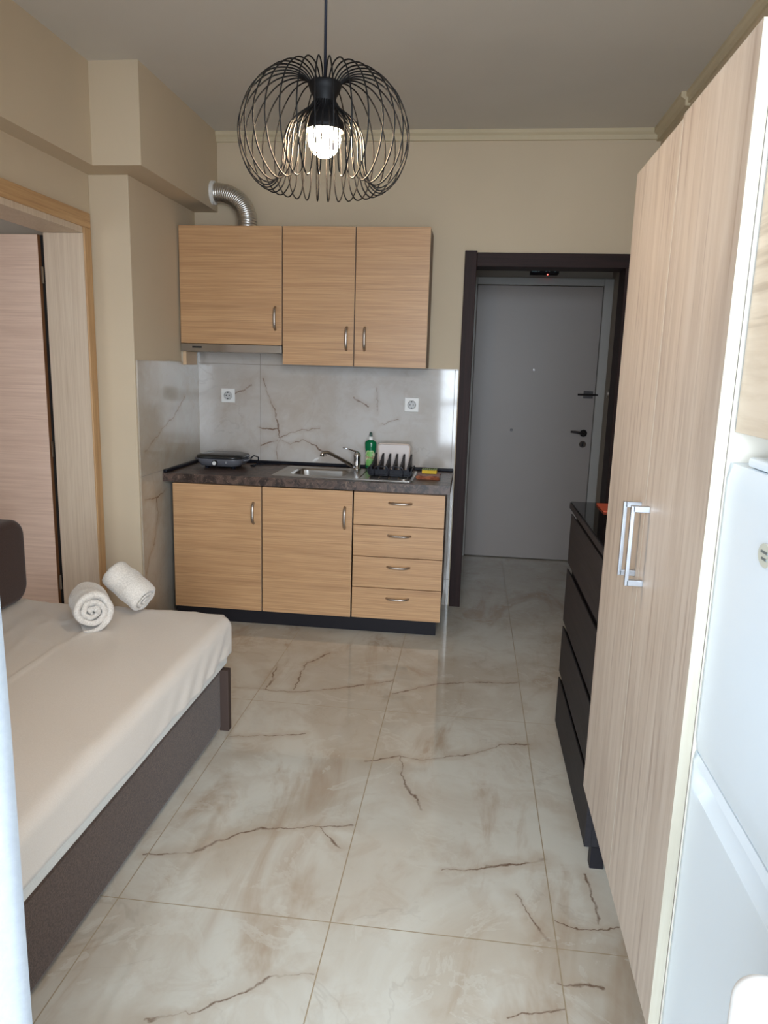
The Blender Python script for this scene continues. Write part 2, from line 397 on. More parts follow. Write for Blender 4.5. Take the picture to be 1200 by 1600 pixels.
# crown mouldings
def crown(bm, a, b, prot, h, side):
    prof = [(0, 0), (prot, 0), (prot, -h*.35), (prot*.55, -h*.55), (prot*.5, -h), (0, -h)]
    if side == 'back': prism(bm, [(-u, ZC+v) for u, v in prof], a, b, 'X')
    else: prism(bm, [(XR-u, ZC+v) for u, v in prof], a, b, 'Y')
bm = bmesh.new(); crown(bm, -1.561, XR, .028, .055, 'back'); struct('trim_1', bm, mt['crown'])
bm = bmesh.new(); crown(bm, -.56, -.0, .045, .062, 'right'); struct('trim_2', bm, mt['crown'])
bm = bmesh.new(); crown(bm, YF, -.56, .022, .05, 'right'); struct('trim_3', bm, mt['crown'])
# tiled splash areas
struct('wall_tiles_back', BM((XK, -.085, -.008, 0, 0, 1.53)), mt['splash']) if False else None
struct('wall_tiles_back', BM((XK, -.082, -.008, 0, 0, 1.472), (XK, -1.10, -.008, 0, 1.472, 1.56)), mt['splash'])
struct('wall_tiles_left', BM((XK, XK+.008, -.862, -.008, 0, 1.472), (XK, XK+.008, -.26, -.008, 1.472, 1.545)), mt['splash_left'])
# hallway
struct('wall_hall_right', BM((1.0, 1.15, .17, 1.55, 0, 2.5)), mt['hallwall'])
struct('wall_hall_left', BM((-.25, -.05, .17, 1.55, 0, 2.5)), mt['hallwall'])
struct('wall_hall_back', BM((-.05, 1.0, 1.357, 1.5, 0, 2.5)), mt['hallwall'])  # runs solid behind the entry door, added there to block outside light
struct('ceiling_hall', BM((-.25, 1.15, .17, 1.55, 2.5, 2.6)), mt['ceil'])
# room behind the left door
struct('wall_side_room_back', BM((XL-2.1, XL-.19, -.80, -.70, 0, 2.6)), mt['room2'])
struct('wall_side_room_left', BM((XL-2.2, XL-2.1, -3.4, -.70, 0, 2.6)), mt['room2'])
struct('wall_side_room_front', BM((XL-2.1, XL-.19, -3.4, -3.3, 0, 2.6)), mt['room2'])
struct('ceiling_side_room', BM((XL-2.2, XL-.19, -3.4, -.70, 2.5, 2.6)), mt['room2'])
# balcony outside (lies behind the camera, seen in reflections)
struct('balcony_floor', BM((-2.2, 1.6, -5.6, -4.32, -.14, -.02)), paint('balcony_concrete', srgb(200, 198, 192)))
rl = thing('balcony_railing', (-.3, -5.5, -.02), 'white metal balcony railing outside the opening', 'railing')
link('rail', BM((-2.1, 1.5, -5.53, -5.47, 1.0, 1.05)), mt['whiteplastic'], rl, .005)
for i in range(17):
    x = -2.05+i*.215
    link('baluster', BM((x-.01, x+.01, -5.51, -5.49, -.02, 1.0)), mt['whiteplastic'], rl)
# balcony door frame in the opening
wf = struct('window_1', BM((-1.65, -1.59, YF-.15, YF-.08, 0, 2.38), (.69, .75, YF-.15, YF-.08, 0, 2.38), (-1.59, .69, YF-.15, YF-.08, 2.32, 2.38)), mt['whiteplastic'], .004)

# ------------------------------------------------------------------ DOOR 1 (hall entry, dark casing)
dc = struct('door_1_casing', BM((-.075, -.005, -.036, -.001, 0, 2.148)), mt['wenge'], .003)
dc.name = 'trim_4'
struct('trim_5', BM((-.005, .925, -.024, -.001, 2.062, 2.14)), mt['wengeh'], .003)
struct('trim_6', BM((.835, .905, -.024, -.001, 0, 2.062)), mt['wenge'], .003)
struct('trim_7', BM((-.03, -.008, -.001, .18, 0, 2.09), (.838, .86, -.001, .18, 0, 2.09)), mt['wenge'], .002)
struct('trim_8', BM((-.008, .838, -.001, .18, 2.066, 2.09)), mt['wengeh'], .002)
sp_ = link('strike_plate', BM((-.0095, -.0065, .0, .022, 1.0, 1.18)), mt['chrome'], bpy.data.objects['trim_7'])
YE = 1.296
d1 = struct('door_1', BM((.006, .931, YE, YE+.04, .006, 2.103)), mt['hdoor'], .003)
# a metal door frame around the leaf
link('door_frame', BM((-.035, .004, YE-.02, YE+.06, 0, 2.16), (.933, 1.0, YE-.02, YE+.06, 0, 2.16), (.004, .933, YE-.02, YE+.06, 2.106, 2.16)), plain('grey_frame_paint', srgb(168, 164, 158), .45, var=.02), d1, .004)
bm = bmesh.new(); lathe(bm, [(.027, -.010), (.027, 0)], (.868, YE, 1.02), 'Y', 24)
tube(bm, [(.868, YE, 1.02), (.868, YE-.045, 1.02), (.855, YE-.055, 1.022), (.80, YE-.056, 1.03), (.765, YE-.052, 1.032)], [.010, .010, .010, .009, .007], 10)
link('door_handle', bm, mt['darkmetal'], d1, smooth=True)
bm = bmesh.new(); lathe(bm, [(.026, -.008), (.026, 0)], (.868, YE, .935), 'Y', 24); lk = link('lock_rosette', bm, mt['chrome'], d1)
link('keyhole', BM((.862, .874, YE-.010, YE-.007, .92, .95)), mt['dark'], lk)
bm = bmesh.new(); box(bm, .845, .915, YE-.012, YE, 1.285, 1.34); tube(bm, [(.80, YE-.018, 1.312), (.95, YE-.018, 1.312)], .007, 8)
for zz in (1.295, 1.33):
    lathe(bm, [(.006, -.015), (.006, -.01)], (.855, YE, zz), 'Y', 8); lathe(bm, [(.006, -.015), (.006, -.01)], (.905, YE, zz), 'Y', 8)
link('slide_bolt', bm, mt['darkmetal'], d1)
for x, z in ((.32, 1.024), (.558, 1.026)):
    bm = bmesh.new(); lathe(bm, [(.011, -.005), (.011, 0)], (x, YE, z), 'Y', 16); link('screw_cover', bm, mt['hdoor'] if x > .5 else mt['darkmetal'], d1)
bm = bmesh.new(); lathe(bm, [(.008, -.005), (.008, 0)], (.462, YE, 1.487), 'Y', 16); link('peephole', bm, mt['chrome'], d1)
# round fitting on the hall's right wall
bm = bmesh.new(); lathe(bm, [(.03, -.012), (.03, 0)], (1.0, 1.12, 1.33), 'X', 20); o = link('wall_hook_plate', bm, mt['nickel'])
tag(o, 'small round metal bolt catch on the hallway side wall', 'bolt catch')
# exit sign over the entry door
sg = thing('exit_sign', (.49, 1.27, 2.185), 'black exit sign with a red light above the grey entry door', 'sign')
link('housing', BM((.389, .594, 1.24, 1.358, 2.185, 2.30)), mt['black'], sg, .003)
text('lettering', 'EXIT', .10, mt['signtext'], sg, (.4915, 1.2395, 2.227), (1,0,0), (0,0,1))
bm = bmesh.new(); lathe(bm, [(.002, -.006), (.005, -.004), (.005, 0)], (.512, 1.25, 2.181), 'Z', 12); link('indicator_light', bm, mt['led'], sg)

# ------------------------------------------------------------------ DOOR 2 (left wall)
YJ = -.957
struct('trim_9', BM((XL-.001, XL+.014, YJ, -.895, 0, 2.098), (XL-.001, XL+.014, -1.825, -1.765, 0, 2.098)), mt['casing'], .003)
struct('trim_10', BM((XL-.001, XL+.014, -1.825, -.895, 2.098, 2.17)), mt['casingh'], .003)
struct('trim_11', BM((XL-.20, XL+.006, YJ-.004, YJ+.03, 0, 2.07), (XL-.20, XL+.006, -1.80, -1.77, 0, 2.07)), mt['jamb'], .002)
struct('trim_12', BM((XL-.20, XL+.006, -1.77, YJ-.004, 2.07, 2.10)), mt['jamb'], .002)
d2 = struct('door_2', BM((XL-.97, XL-.227, YJ-.01, YJ+.028, .01, 2.06)), mt['leafwood'], .002)
link('leaf_edge', BM((XL-.227, XL-.225, YJ-.01, YJ+.028, .01, 2.06)), mt['leafedge'], d2)
link('gap_shade', BM((XL-.224, XL-.202, YJ+.012, YJ+.03, .01, 2.06)), mt['dark'], d2)  # dark strip standing in for the shade between leaf and jamb
for z in (1.87, 1.01, .30):
    bm = bmesh.new(); tube(bm, [(XL-.213, YJ-.004, z-.04), (XL-.213, YJ-.004, z+.04)], .006, 10); link('hinge', bm, mt['chrome'], d2)

# ------------------------------------------------------------------ KITCHEN
def bow(parent, p, q, out, name='handle'):
    p, q = Vector(p), Vector(q); out = Vector(out); pts = []; rr = []
    for k in range(13):
        f = k/12; h = .026*(1-(2*f-1)**4)
        pts.append(p.lerp(q, f)+out*h); rr.append((.0085 if 0 < k < 12 else .007, .0065))
    bm = bmesh.new(); tube(bm, pts, rr, 10)
    return link(name, bm, mt['nickel'], parent, smooth=True)
def front_panel(name, parent, x0, x1, yf, z0, z1):
    d = link(name, BM((x0, x1, yf, yf+.018, z0, z1)), mt['oak'], parent, .0012)
    link('edge_band', BM((x1-.0002, x1+.0012, yf+.001, yf+.0175, z0+.001, z1-.001)), mt['edge'], d)
    return d
YU = -.287
# wall cabinet over the hood
c = thing('wall_cabinet', (-1.39, -.14, 1.578), 'oak wall cabinet with one wide door above the extractor hood', 'cabinet', 'oak wall cabinets')
link('body', BM((-1.69, -1.093, YU+.02, -.01, 1.582, 2.229)), mt['oakside'], c)
link('scribe_strip', BM((-1.697, -1.676, YU+.03, YU+.20, 1.455, 1.532)), mt['edge'], c)
d = front_panel('door', c, -1.694, -1.095, YU, 1.580, 2.229); bow(d, (-1.131, YU, 1.664), (-1.131, YU, 1.792), (0,-1,0))
c = thing('wall_cabinet', (-.67, -.14, 1.473), 'oak wall cabinet with two narrower doors, right of the hood', 'cabinet', 'oak wall cabinets')
link('body', BM((-1.087, -.262, YU+.02, -.01, 1.475, 2.229)), mt['oakside'], c)
d = front_panel('door', c, -1.087, -.678, YU, 1.473, 2.229); bow(d, (-.716, YU, 1.562), (-.716, YU, 1.69), (0,-1,0))
d = front_panel('door', c, -.670, -.262, YU, 1.473, 2.229); bow(d, (-.612, YU, 1.562), (-.612, YU, 1.69), (0,-1,0))
# hood
h = thing('extractor_hood', (-1.39, -.14, 1.532), 'slim stainless steel extractor hood under the left wall cabinet', 'extractor hood')
link('body', BM((-1.675, -1.095, YU+.02, -.01, 1.535, 1.579)), mt['steel'], h, .002)
link('front_strip', BM((-1.694, -1.093, YU-.004, YU+.02, 1.533, 1.577)), mt['steel'], h, .002)
bm = BM((-1.625, -1.568, YU-.006, YU-.004, 1.553, 1.563)); nb = link('maker_plate', bm, mt['dark'], h)
link('grease_filter', BM((-1.62, -1.15, YU+.04, -.05, 1.533, 1.536)), mt['nickel'], h)
# duct
dt = thing('ventilation_duct', (-1.34, -.13, 2.229), 'ribbed aluminium vent duct bending from the cabinet top into the beam', 'duct')
path = []; Rb = .14
P0 = Vector((-1.34, -.13, 2.229)); P1 = Vector((-1.55, -.09, 2.445))
for k in range(141):
    f = k/140
    if f < .12: q = Vector((-1.34, 0, 2.229+f/.12*.05))
    else:
        a = (f-.12)/.88*PI/2; q = Vector((-1.34-.20*(1-math.cos(a)), 0, 2.279+.166*math.sin(a)))
    q.y = -.13+.04*f; path.append(q)
rr = [.052+(.003 if k % 5 else -.0015) for k in range(141)]
bm = bmesh.new(); tube(bm, path, rr, 32); link('flexible_pipe', bm, mt['duct'], dt, smooth=True)
bm = bmesh.new(); lathe(bm, [(.052, 0), (.066, 0), (.066, .016), (.060, .02), (.052, .02)], (-1.561, -.09, 2.445), 'X', 32, cap=False)
link('wall_collar', bm, mt['whiteplastic'], dt)

# base units
YC = -.588
def base_body(c, x0, x1, m=mt['oakside']): link('body', BM((x0+.003, x1-.003, YC+.02, -.02, .09, .804)), m, c)
c = thing('base_cabinet', (-1.385, -.3, .08), 'oak base cabinet at the left wall, beside the bed', 'cabinet', 'oak base cabinets')
base_body(c, -1.644, -1.131); d = front_panel('door', c, -1.643, -1.133, YC, .080, .802); bow(d, (-1.174, YC, .592), (-1.174, YC, .712), (0,-1,0))
c = thing('base_cabinet', (-.87, -.3, .08), 'oak base cabinet with one door under the sink basin', 'cabinet', 'oak base cabinets')
link('body', BM((-1.124, -1.106, YC+.02, -.02, .09, .804), (-.636, -.618, YC+.02, -.02, .09, .804), (-1.106, -.636, YC+.02, -.02, .09, .108)), mt['oakside'], c)
d = front_panel('door', c, -1.124, -.617, YC, .080, .802); bow(d, (-.656, YC, .590), (-.656, YC, .712), (0,-1,0))
c = thing('drawer_cabinet', (-.36, -.3, .08), 'oak base unit with four drawers, nearest the dark doorway', 'cabinet', 'oak base cabinets')
base_body(c, -.612, -.112)
zs = [.802, .618, .440, .262, .080]
for i in range(4):
    d = front_panel('drawer', c, -.607, -.110, YC, zs[i+1]+.002, zs[i]-.002)
    zc = [.748, .566, .387, .206][i]; bow(d, (-.412, YC, zc), (-.289, YC, zc), (0,-1,0))
o = link('plinth', BM((-1.64, -.131, -.575, -.56, .0, .085)), mt['plinth']); tag(o, 'black kickboard running under the oak base cabinets', 'kickboard')
# worktop with the basin cut-out
wt = thing('worktop', (-.89, -.3, .81), 'dark brown stone-look worktop over the base cabinets', 'worktop')
X0, X1 = -1.695, -.085
link('slab', BM((X0, -1.02, -.598, -.01, .81, .857), (-.68, X1, -.598, -.01, .81, .857), (-1.02, -.68, -.598, -.45, .81, .857), (-1.02, -.68, -.16, -.01, .81, .857)), mt['worktop'], wt)
link('back_edge_strip', BM((X0, X1, -.032, -.009, .857, .875), (X0, X0+.022, -.59, -.032, .857, .875)), mt['black'], wt, .004)
# sink
sk = thing('kitchen_sink', (-.7, -.3, .857), 'stainless steel inset sink with a drainer in the dark worktop', 'sink')
bm = bmesh.new()
def ringloft(bm, loops):
    L = [[bm.verts.new(p) for p in lp] for lp in loops]
    for A, B in zip(L, L[1:]):
        n = len(A)
        for i in range(n): bm.faces.new((A[i], A[(i+1) % n], B[(i+1) % n], B[i]))
    return L
rim = lambda x0, x1, y0, y1, r, z: [(a, b, z) for a, b in rrect(x0, x1, y0, y1, r)]
L = ringloft(bm, [rim(-1.093, -.297, -.525, -.095, .02, .8572), rim(-1.093, -.297, -.525, -.095, .02, .8605), rim(-1.078, -.312, -.51, -.11, .018, .862),
    rim(-1.062, -.328, -.494, -.126, .014, .859)])
# flat deck with the basin opening: deck from basin rim to the outer rim
B = ringloft(bm, [rim(-1.012, -.690, -.442, -.168, .05, .859), rim(-1.006, -.696, -.436, -.174, .05, .850), rim(-.995, -.707, -.425, -.185, .05, .745), rim(-.96, -.74, -.39, -.22, .04, .735)])
bm.faces.new(B[-1])
n = len(L[-1])
for i in range(n): bm.faces.new((L[-1][i], L[-1][(i+1) % n], B[0][(i+1) % n], B[0][i]))
link('basin', bm, mt['steel'], sk)
bm = bmesh.new()
for k in range(5):
    x0 = -.60+k*.055; tube(bm, [(x0, -.46, .8595), (x0, -.17, .8595)], .004, 6)
tube(bm, [(a, b, .8595) for a, b in rrect(-.37+.0, -.335, -.47, -.15, .012)], .003, 6, closed=True)
link('drainer_ribs', bm, mt['steel'], sk, smooth=True)
bm = bmesh.new(); lathe(bm, [(.022, 0), (.022, .003), (.012, .003)], (-.85, -.30, .735), 'Z', 20); link('drain', bm, mt['nickel'], sk)
# tap
tp = thing('mixer_tap', (-.665, -.135, .859), 'chrome single-lever mixer tap swung left over the sink', 'tap')
bm = bmesh.new(); lathe(bm, [(.026, 0), (.026, .006), (.021, .012), (.021, .07), (.023, .085), (.020, .10), (.012, .108)], (-.665, -.135, .859), 'Z', 24); link('tap_body', bm, mt['chrome'], tp, smooth=True)
bm = bmesh.new(); tube(bm, [(-.675, -.145, .878), (-.70, -.165, .892), (-.76, -.215, .935), (-.80, -.25, .962), (-.825, -.27, .974), (-.842, -.285, .972), (-.848, -.29, .962), (-.849, -.291, .950)],
    [.013, .012, .011, .011, .011, .012, .013, .013], 14); link('spout', bm, mt['chrome'], tp, smooth=True)
bm = bmesh.new(); tube(bm, [(-.660, -.135, .960), (-.675, -.145, .972), (-.705, -.165, .984), (-.742, -.19, .995)], [(.014, .010), (.011, .007), (.008, .004), (.006, .003)], 10); link('lever', bm, mt['chrome'], tp, smooth=True)

# sockets
for nm, x, z, lab in (('wall_socket', -1.507, 1.273, 'white wall socket on the backsplash above the grill'), ('wall_socket', -.355, 1.254, 'white wall socket on the backsplash above the dish rack')):
    s_ = thing(nm, (x, -.008, z), lab, 'socket', 'white sockets on the backsplash')
    link('cover_plate', BM((x-.043, x+.043, -.017, -.008, z-.043, z+.043)), mt['whiteplastic'], s_, .003)
    bm = bmesh.new(); lathe(bm, [(.027, -.009), (.024, -.019), (.022, -.019), (.0195, -.010), (.001, -.010)], (x, -.008, z), 'Y', 28, cap=False)
    w = link('socket_well', bm, plain('light_grey_plastic', srgb(200, 198, 196), .4), s_, smooth=False)
    bm = bmesh.new()
    for dx in (-.0095, .0095): lathe(bm, [(.0028, -.0195), (.0028, -.009)], (x+dx, -.008, z), 'Y', 10)
    for dz in (-.019, .019): box(bm, x-.003, x+.003, -.028, -.018, z+dz-.003, z+dz+.003)
    link('contact_hole', bm, mt['dark'], w)

# electric grill
g = thing('electric_grill', (-1.458, -.255, .8572), 'grey electric grill with a black lid at the left end of the worktop', 'grill')
gx, gy = -1.458, -.255
bm = bmesh.new()
def body(bm, levels, r=.055):
    ringloft_levels = [[(gx+a, gy+b, z) for a, b in rrect(-w, w, -d, d, rr_)] for w, d, z, rr_ in levels]
    L = ringloft(bm, ringloft_levels); bm.faces.new(L[0][::-1]); bm.faces.new(L[-1])
body(bm, [(.095, .075, .868, .04), (.118, .10, .874, .05), (.135, .115, .895, .06), (.140, .12, .912, .065), (.140, .12, .917, .065)])
link('body', bm, mt['grillbody'], g, smooth=True)
bm = bmesh.new(); body(bm, [(.142, .122, .917, .07), (.144, .124, .924, .07), (.140, .12, .934, .068), (.11, .095, .942, .06), (.05, .04, .945, .03)])
link('lid', bm, mt['grilllid'], g, smooth=True)
bm = bmesh.new(); lathe(bm, [(.016, -.012), (.017, 0)], (gx-.01, gy-.125, .895), 'Y', 24); kn = link('knob_ring', bm, mt['dark'], g)
bm = bmesh.new(); lathe(bm, [(.0105, -.018), (.012, -.010)], (gx-.01, gy-.125, .895), 'Y', 24); link('knob', bm, mt['whiteplastic'], kn)
bm = bmesh.new(); lathe(bm, [(.007, -.003), (.007, 0)], (gx+.055, gy-.117, .899), 'Y', 16); link('indicator', bm, mt['aluminium'], g)
for sx, sy in ((-1,-1),(1,-1),(-1,1),(1,1)):
    bm = bmesh.new(); lathe(bm, [(.012, 0), (.014, .013)], (gx+sx*.08, gy+sy*.06, .857), 'Z', 12); link('foot', bm, mt['black'], g)
for sx in (-1, 1):
    bm = bmesh.new(); tube(bm, [(gx+sx*.135, gy-.05, .905), (gx+sx*.158, gy-.04, .908), (gx+sx*.16, gy, .908), (gx+sx*.158, gy+.04, .908), (gx+sx*.135, gy+.05, .905)], .006, 8); link('side_handle', bm, mt['grillbody'], g, smooth=True)
bm = bmesh.new(); tube(bm, [(gx+.14, gy+.04, .90), (gx+.17, gy+.06, .925), (gx+.195, gy+.07, .915), (gx+.20, gy+.05, .885), (gx+.18, gy+.03, .864), (gx+.15, gy+.06, .863), (gx+.17, gy+.12, .863), (gx+.24, gy+.17, .864), (gx+.30, gy+.185, .864)], .0042, 8)
link('power_cord', bm, mt['black'], g, smooth=True)

# soap bottle
s_ = thing('soap_bottle', (-.592, -.075, .8), 'green dish soap bottle with a white neck behind the mixer tap', 'bottle')
s_.location.z = .862; s_['_o'] = (-.592, -.075, .862)
bm = bmesh.new(); L = []
for z, w, d in ((0, .026, .018), (.006, .030, .021), (.05, .031, .022), (.09, .029, .020), (.125, .034, .023), (.155, .036, .024), (.163, .034, .022), (.172, .020, .016), (.178, .012, .012)):
    L.append([(-.592+w*math.cos(a), -.075+d*math.sin(a), .862+z) for a in [2*PI*k/28 for k in range(28)]])
R_ = ringloft(bm, L); bm.faces.new(R_[0][::-1]); bm.faces.new(R_[-1]); link('bottle_body', bm, mt['soap'], s_, smooth=True)
bm = bmesh.new(); lathe(bm, [(.014, .176), (.014, .190), (.010, .196)], (-.592, -.075, .862), 'Z', 20); link('neck', bm, mt['whiteplastic'], s_)
bm = bmesh.new(); lathe(bm, [(.008, .196), (.0095, .198), (.0085, .218), (.006, .222)], (-.592, -.075, .862), 'Z', 16); link('cap', bm, mt['soapcap'], s_)
bm = bmesh.new(); L = []
for z in (.02, .05, .09, .112):
    w = .0315 if z < .09 else .0305; d = .0235; q = .78 if z in (.02, .112) else 1.0
    L.append([(-.592+w*math.sin(a)*q, -.075-d*math.cos(a*q)*1.0, .862+z) for a in [-1.15+2.3*k/12 for k in range(13)]])
V = [[bm.verts.new(p) for p in lp] for lp in L]
for A, B_ in zip(V, V[1:]):
    for i in range(12): bm.faces.new((A[i], A[i+1], B_[i+1], B_[i]))
lb = link('label', bm, mt['label'], s_, smooth=True)
text('label_lettering', 'PAVE', .020, mt['labelred'], lb, (-.592, -.1, .93), (1,0,0), (0,0,1))

# dish rack and tray
rk = thing('dish_rack', (-.435, -.25, .862), 'black dish rack with pointed slats standing on the drainer', 'dish rack')
def slat(x):
    bm = bmesh.new(); prof = [(-.375, .8705), (-.385, .885), (-.385, .918), (-.375, .916), (-.30, .929), (-.22, .946), (-.16, .966), (-.148, .968), (-.150, .93), (-.160, .885), (-.18, .8705)]
    prism(bm, prof, x-.0055, x+.0055, 'X'); return bm
for k in range(6): link('slat', slat(-.545+k*.042), mt['black'], rk, .001)
bm = bmesh.new()
prism(bm, [(-.555, .8625), (-.325, .8625), (-.315, .874), (-.31, .905), (-.316, .905), (-.325, .880), (-.34, .8705), (-.54, .8705), (-.555, .880), (-.564, .905), (-.57, .905), (-.565, .874)], -.37, -.175, 'Y')
link('base_tray', bm, mt['black'], rk)
link('front_band', BM((-.558, -.322, -.3835, -.376, .8705, .903)), mt['black'], rk, .003)
for k in range(2):
    x = -.525+k*.085
    bm = bmesh.new(); tube(bm, [(x, -.385, .866), (x, -.392, .90), (x+.006, -.394, .916), (x+.02, -.394, .921), (x+.06, -.394, .921), (x+.074, -.394, .916), (x+.08, -.392, .90), (x+.08, -.385, .866)], .003, 8); link('front_loop', bm, plain('black_gloss', srgb(40, 40, 48), .25), rk, smooth=True)
ty = thing('plastic_tray', (-.445, -.09, .862), 'white plastic tray standing upright behind the black dish rack', 'tray')
bm = bmesh.new(); prism(bm, rrect(-.538, -.352, .864, 1.018, .014), -.098, -.090, 'Y'); link('tray_base', bm, mt['white_board'], ty, .002)
bm = bmesh.new(); tube(bm, [(a, -.103, b) for a, b in rrect(-.540, -.350, .8665, 1.020, .016)], (.0045), 8, closed=True); link('tray_rim', bm, plain('cream_rim', srgb(220, 200, 186), .4), ty, smooth=True)

# cloth and sponge
o = bmesh.new(); prof = []
nx, ny = 14, 12
def clothz(u, v, k): return .0575*0 + .006*k + .004*noise.noise(Vector((u*40, v*40, k*3.1)))
bm = bmesh.new()
for k in range(3):
    G = []
    for j in range(ny+1):
        row = []
        for i in range(nx+1):
            u = -.285+.132*i/nx; v = -.40+.17*j/ny
            e = min(i, nx-i, j, ny-j); z = .8605+.0062*k+.0028*noise.noise(Vector((u*35, v*35, k*3.1)))-(.003 if e == 0 else 0)
            row.append(bm.verts.new((u+.003*math.sin(v*60+k*2), v+.003*math.sin(u*70+k), z+.003)))
        G.append(row)
    for j in range(ny):
        for i in range(nx): bm.faces.new((G[j][i], G[j][i+1], G[j+1][i+1], G[j+1][i]))
o = link('folded_cloth', bm, mt['cloth'], smooth=True); m_ = o.modifiers.new('s', 'SOLIDIFY'); m_.thickness = .0045; m_.offset = -1
tag(o, 'orange-brown folded dishcloth at the right end of the worktop', 'cloth')
sp = thing('sponge', (-.215, -.295, .879), 'yellow scrubbing sponge lying on the orange-brown dishcloth', 'sponge')
link('sponge_body', BM((-.258, -.172, -.325, -.268, .8795, .900)), mt['sponge'], sp, .003)
bm = bmesh.new()
for k in range(7):
    x0 = -.255+k*.0125; tube(bm, [(x0, -.322, .902), (x0+.006, -.30, .907), (x0+.001, -.285, .9035), (x0+.006, -.27, .903)], .0045, 6)
link('scouring_top', bm, mt['scour'], sp, smooth=True)

# ------------------------------------------------------------------ PENDANT LAMP
LX, LY = -.339, -2.80
pl = thing('pendant_lamp', (LX, LY, ZC), 'black wire cage pendant lamp with a glowing bulb', 'lamp')
bm = bmesh.new(); tube(bm, [(LX, LY, ZC-.03), (LX, LY, 2.06)], .0032, 8); link('cord', bm, mt['black'], pl, smooth=True)
bm = bmesh.new(); lathe(bm, [(.05, ZC), (.05, ZC-.012), (.03, ZC-.032), (.008, ZC-.036)], (LX, LY, 0), 'Z', 28); link('ceiling_rose', bm, mt['black'], pl, smooth=True)
bm = bmesh.new(); lathe(bm, [(.004, 2.072), (.034, 2.070), (.037, 2.066), (.032, 2.052), (.025, 2.040), (.024, 2.022), (.028, 2.010), (.037, 1.995), (.043, 1.982), (.044, 1.972), (.040, 1.972), (.034, 1.985), (.02, 1.99), (.004, 1.99)], (LX, LY, 0), 'Z', 36)
link('socket_cup', bm, mt['blackmetal'], pl, smooth=True)
bm = bmesh.new(); lathe(bm, [(.002, 1.918), (.014, 1.921), (.025, 1.929), (.033, 1.942), (.0365, 1.957), (.034, 1.968), (.028, 1.978), (.02, 1.984)], (LX, LY, 0), 'Z', 32)
link('bulb', bm, mt['bulb'], pl, smooth=True)
ctrl = [(.032, 2.066), (.050, 2.082), (.080, 2.088), (.120, 2.078), (.158, 2.044), (.181, 1.995), (.185, 1.950), (.174, 1.903), (.150, 1.868), (.125, 1.855), (.104, 1.868), (.093, 1.895), (.090, 1.925), (.087, 1.955), (.074, 1.985), (.052, 2.005), (.034, 2.018), (.026, 2.03)]
def catmull(P, n=5):
    out = []
    for i in range(len(P)-1):
        p0 = P[max(i-1, 0)]; p1 = P[i]; p2 = P[i+1]; p3 = P[min(i+2, len(P)-1)]
        for k in range(n):
            t_ = k/n
            out.append(tuple(.5*((2*b)+(-a+c_)*t_+(2*a-5*b+4*c_-d_)*t_*t_+(-a+3*b-3*c_+d_)*t_**3) for a, b, c_, d_ in zip(p0, p1, p2, p3)))
    out.append(P[-1]); return out
pr = catmull(ctrl, 5); NW = 32
proto = None
for k in range(NW):
    a = 2*PI*(k+.35)/NW
    bm = bmesh.new(); tw = .10
    tube(bm, [(LX+r*math.cos(a+tw*i/len(pr)), LY+r*math.sin(a+tw*i/len(pr)), z) for i, (r, z) in enumerate(pr)], .0016, 6)
    link('shade_wire', bm, mt['blackmetal'], pl, smooth=True)

# ------------------------------------------------------------------ BED
bd = thing('daybed', (-1.42, -2.75, 0), 'low daybed with a brown upholstered base along the left wall', 'bed')
link('base', BM((-1.885, -.937, -3.72, -1.83, .012, .262)), mt['sofa'], bd, .012)
link('corner_post', BM((-.943, -.905, -1.835, -1.80, 0, .262)), mt['post'], bd, .003)
link('corner_post', BM((-1.88, -1.845, -1.835, -1.80, 0, .262)), mt['post'], bd, .003)
o = link('mattress', BM((-1.885, -.929, -3.70, -1.765, .264, .410)), mt['mattress'], None, .012); tag(o, 'white mattress showing as a thin strip below the cream sheet', 'mattress')
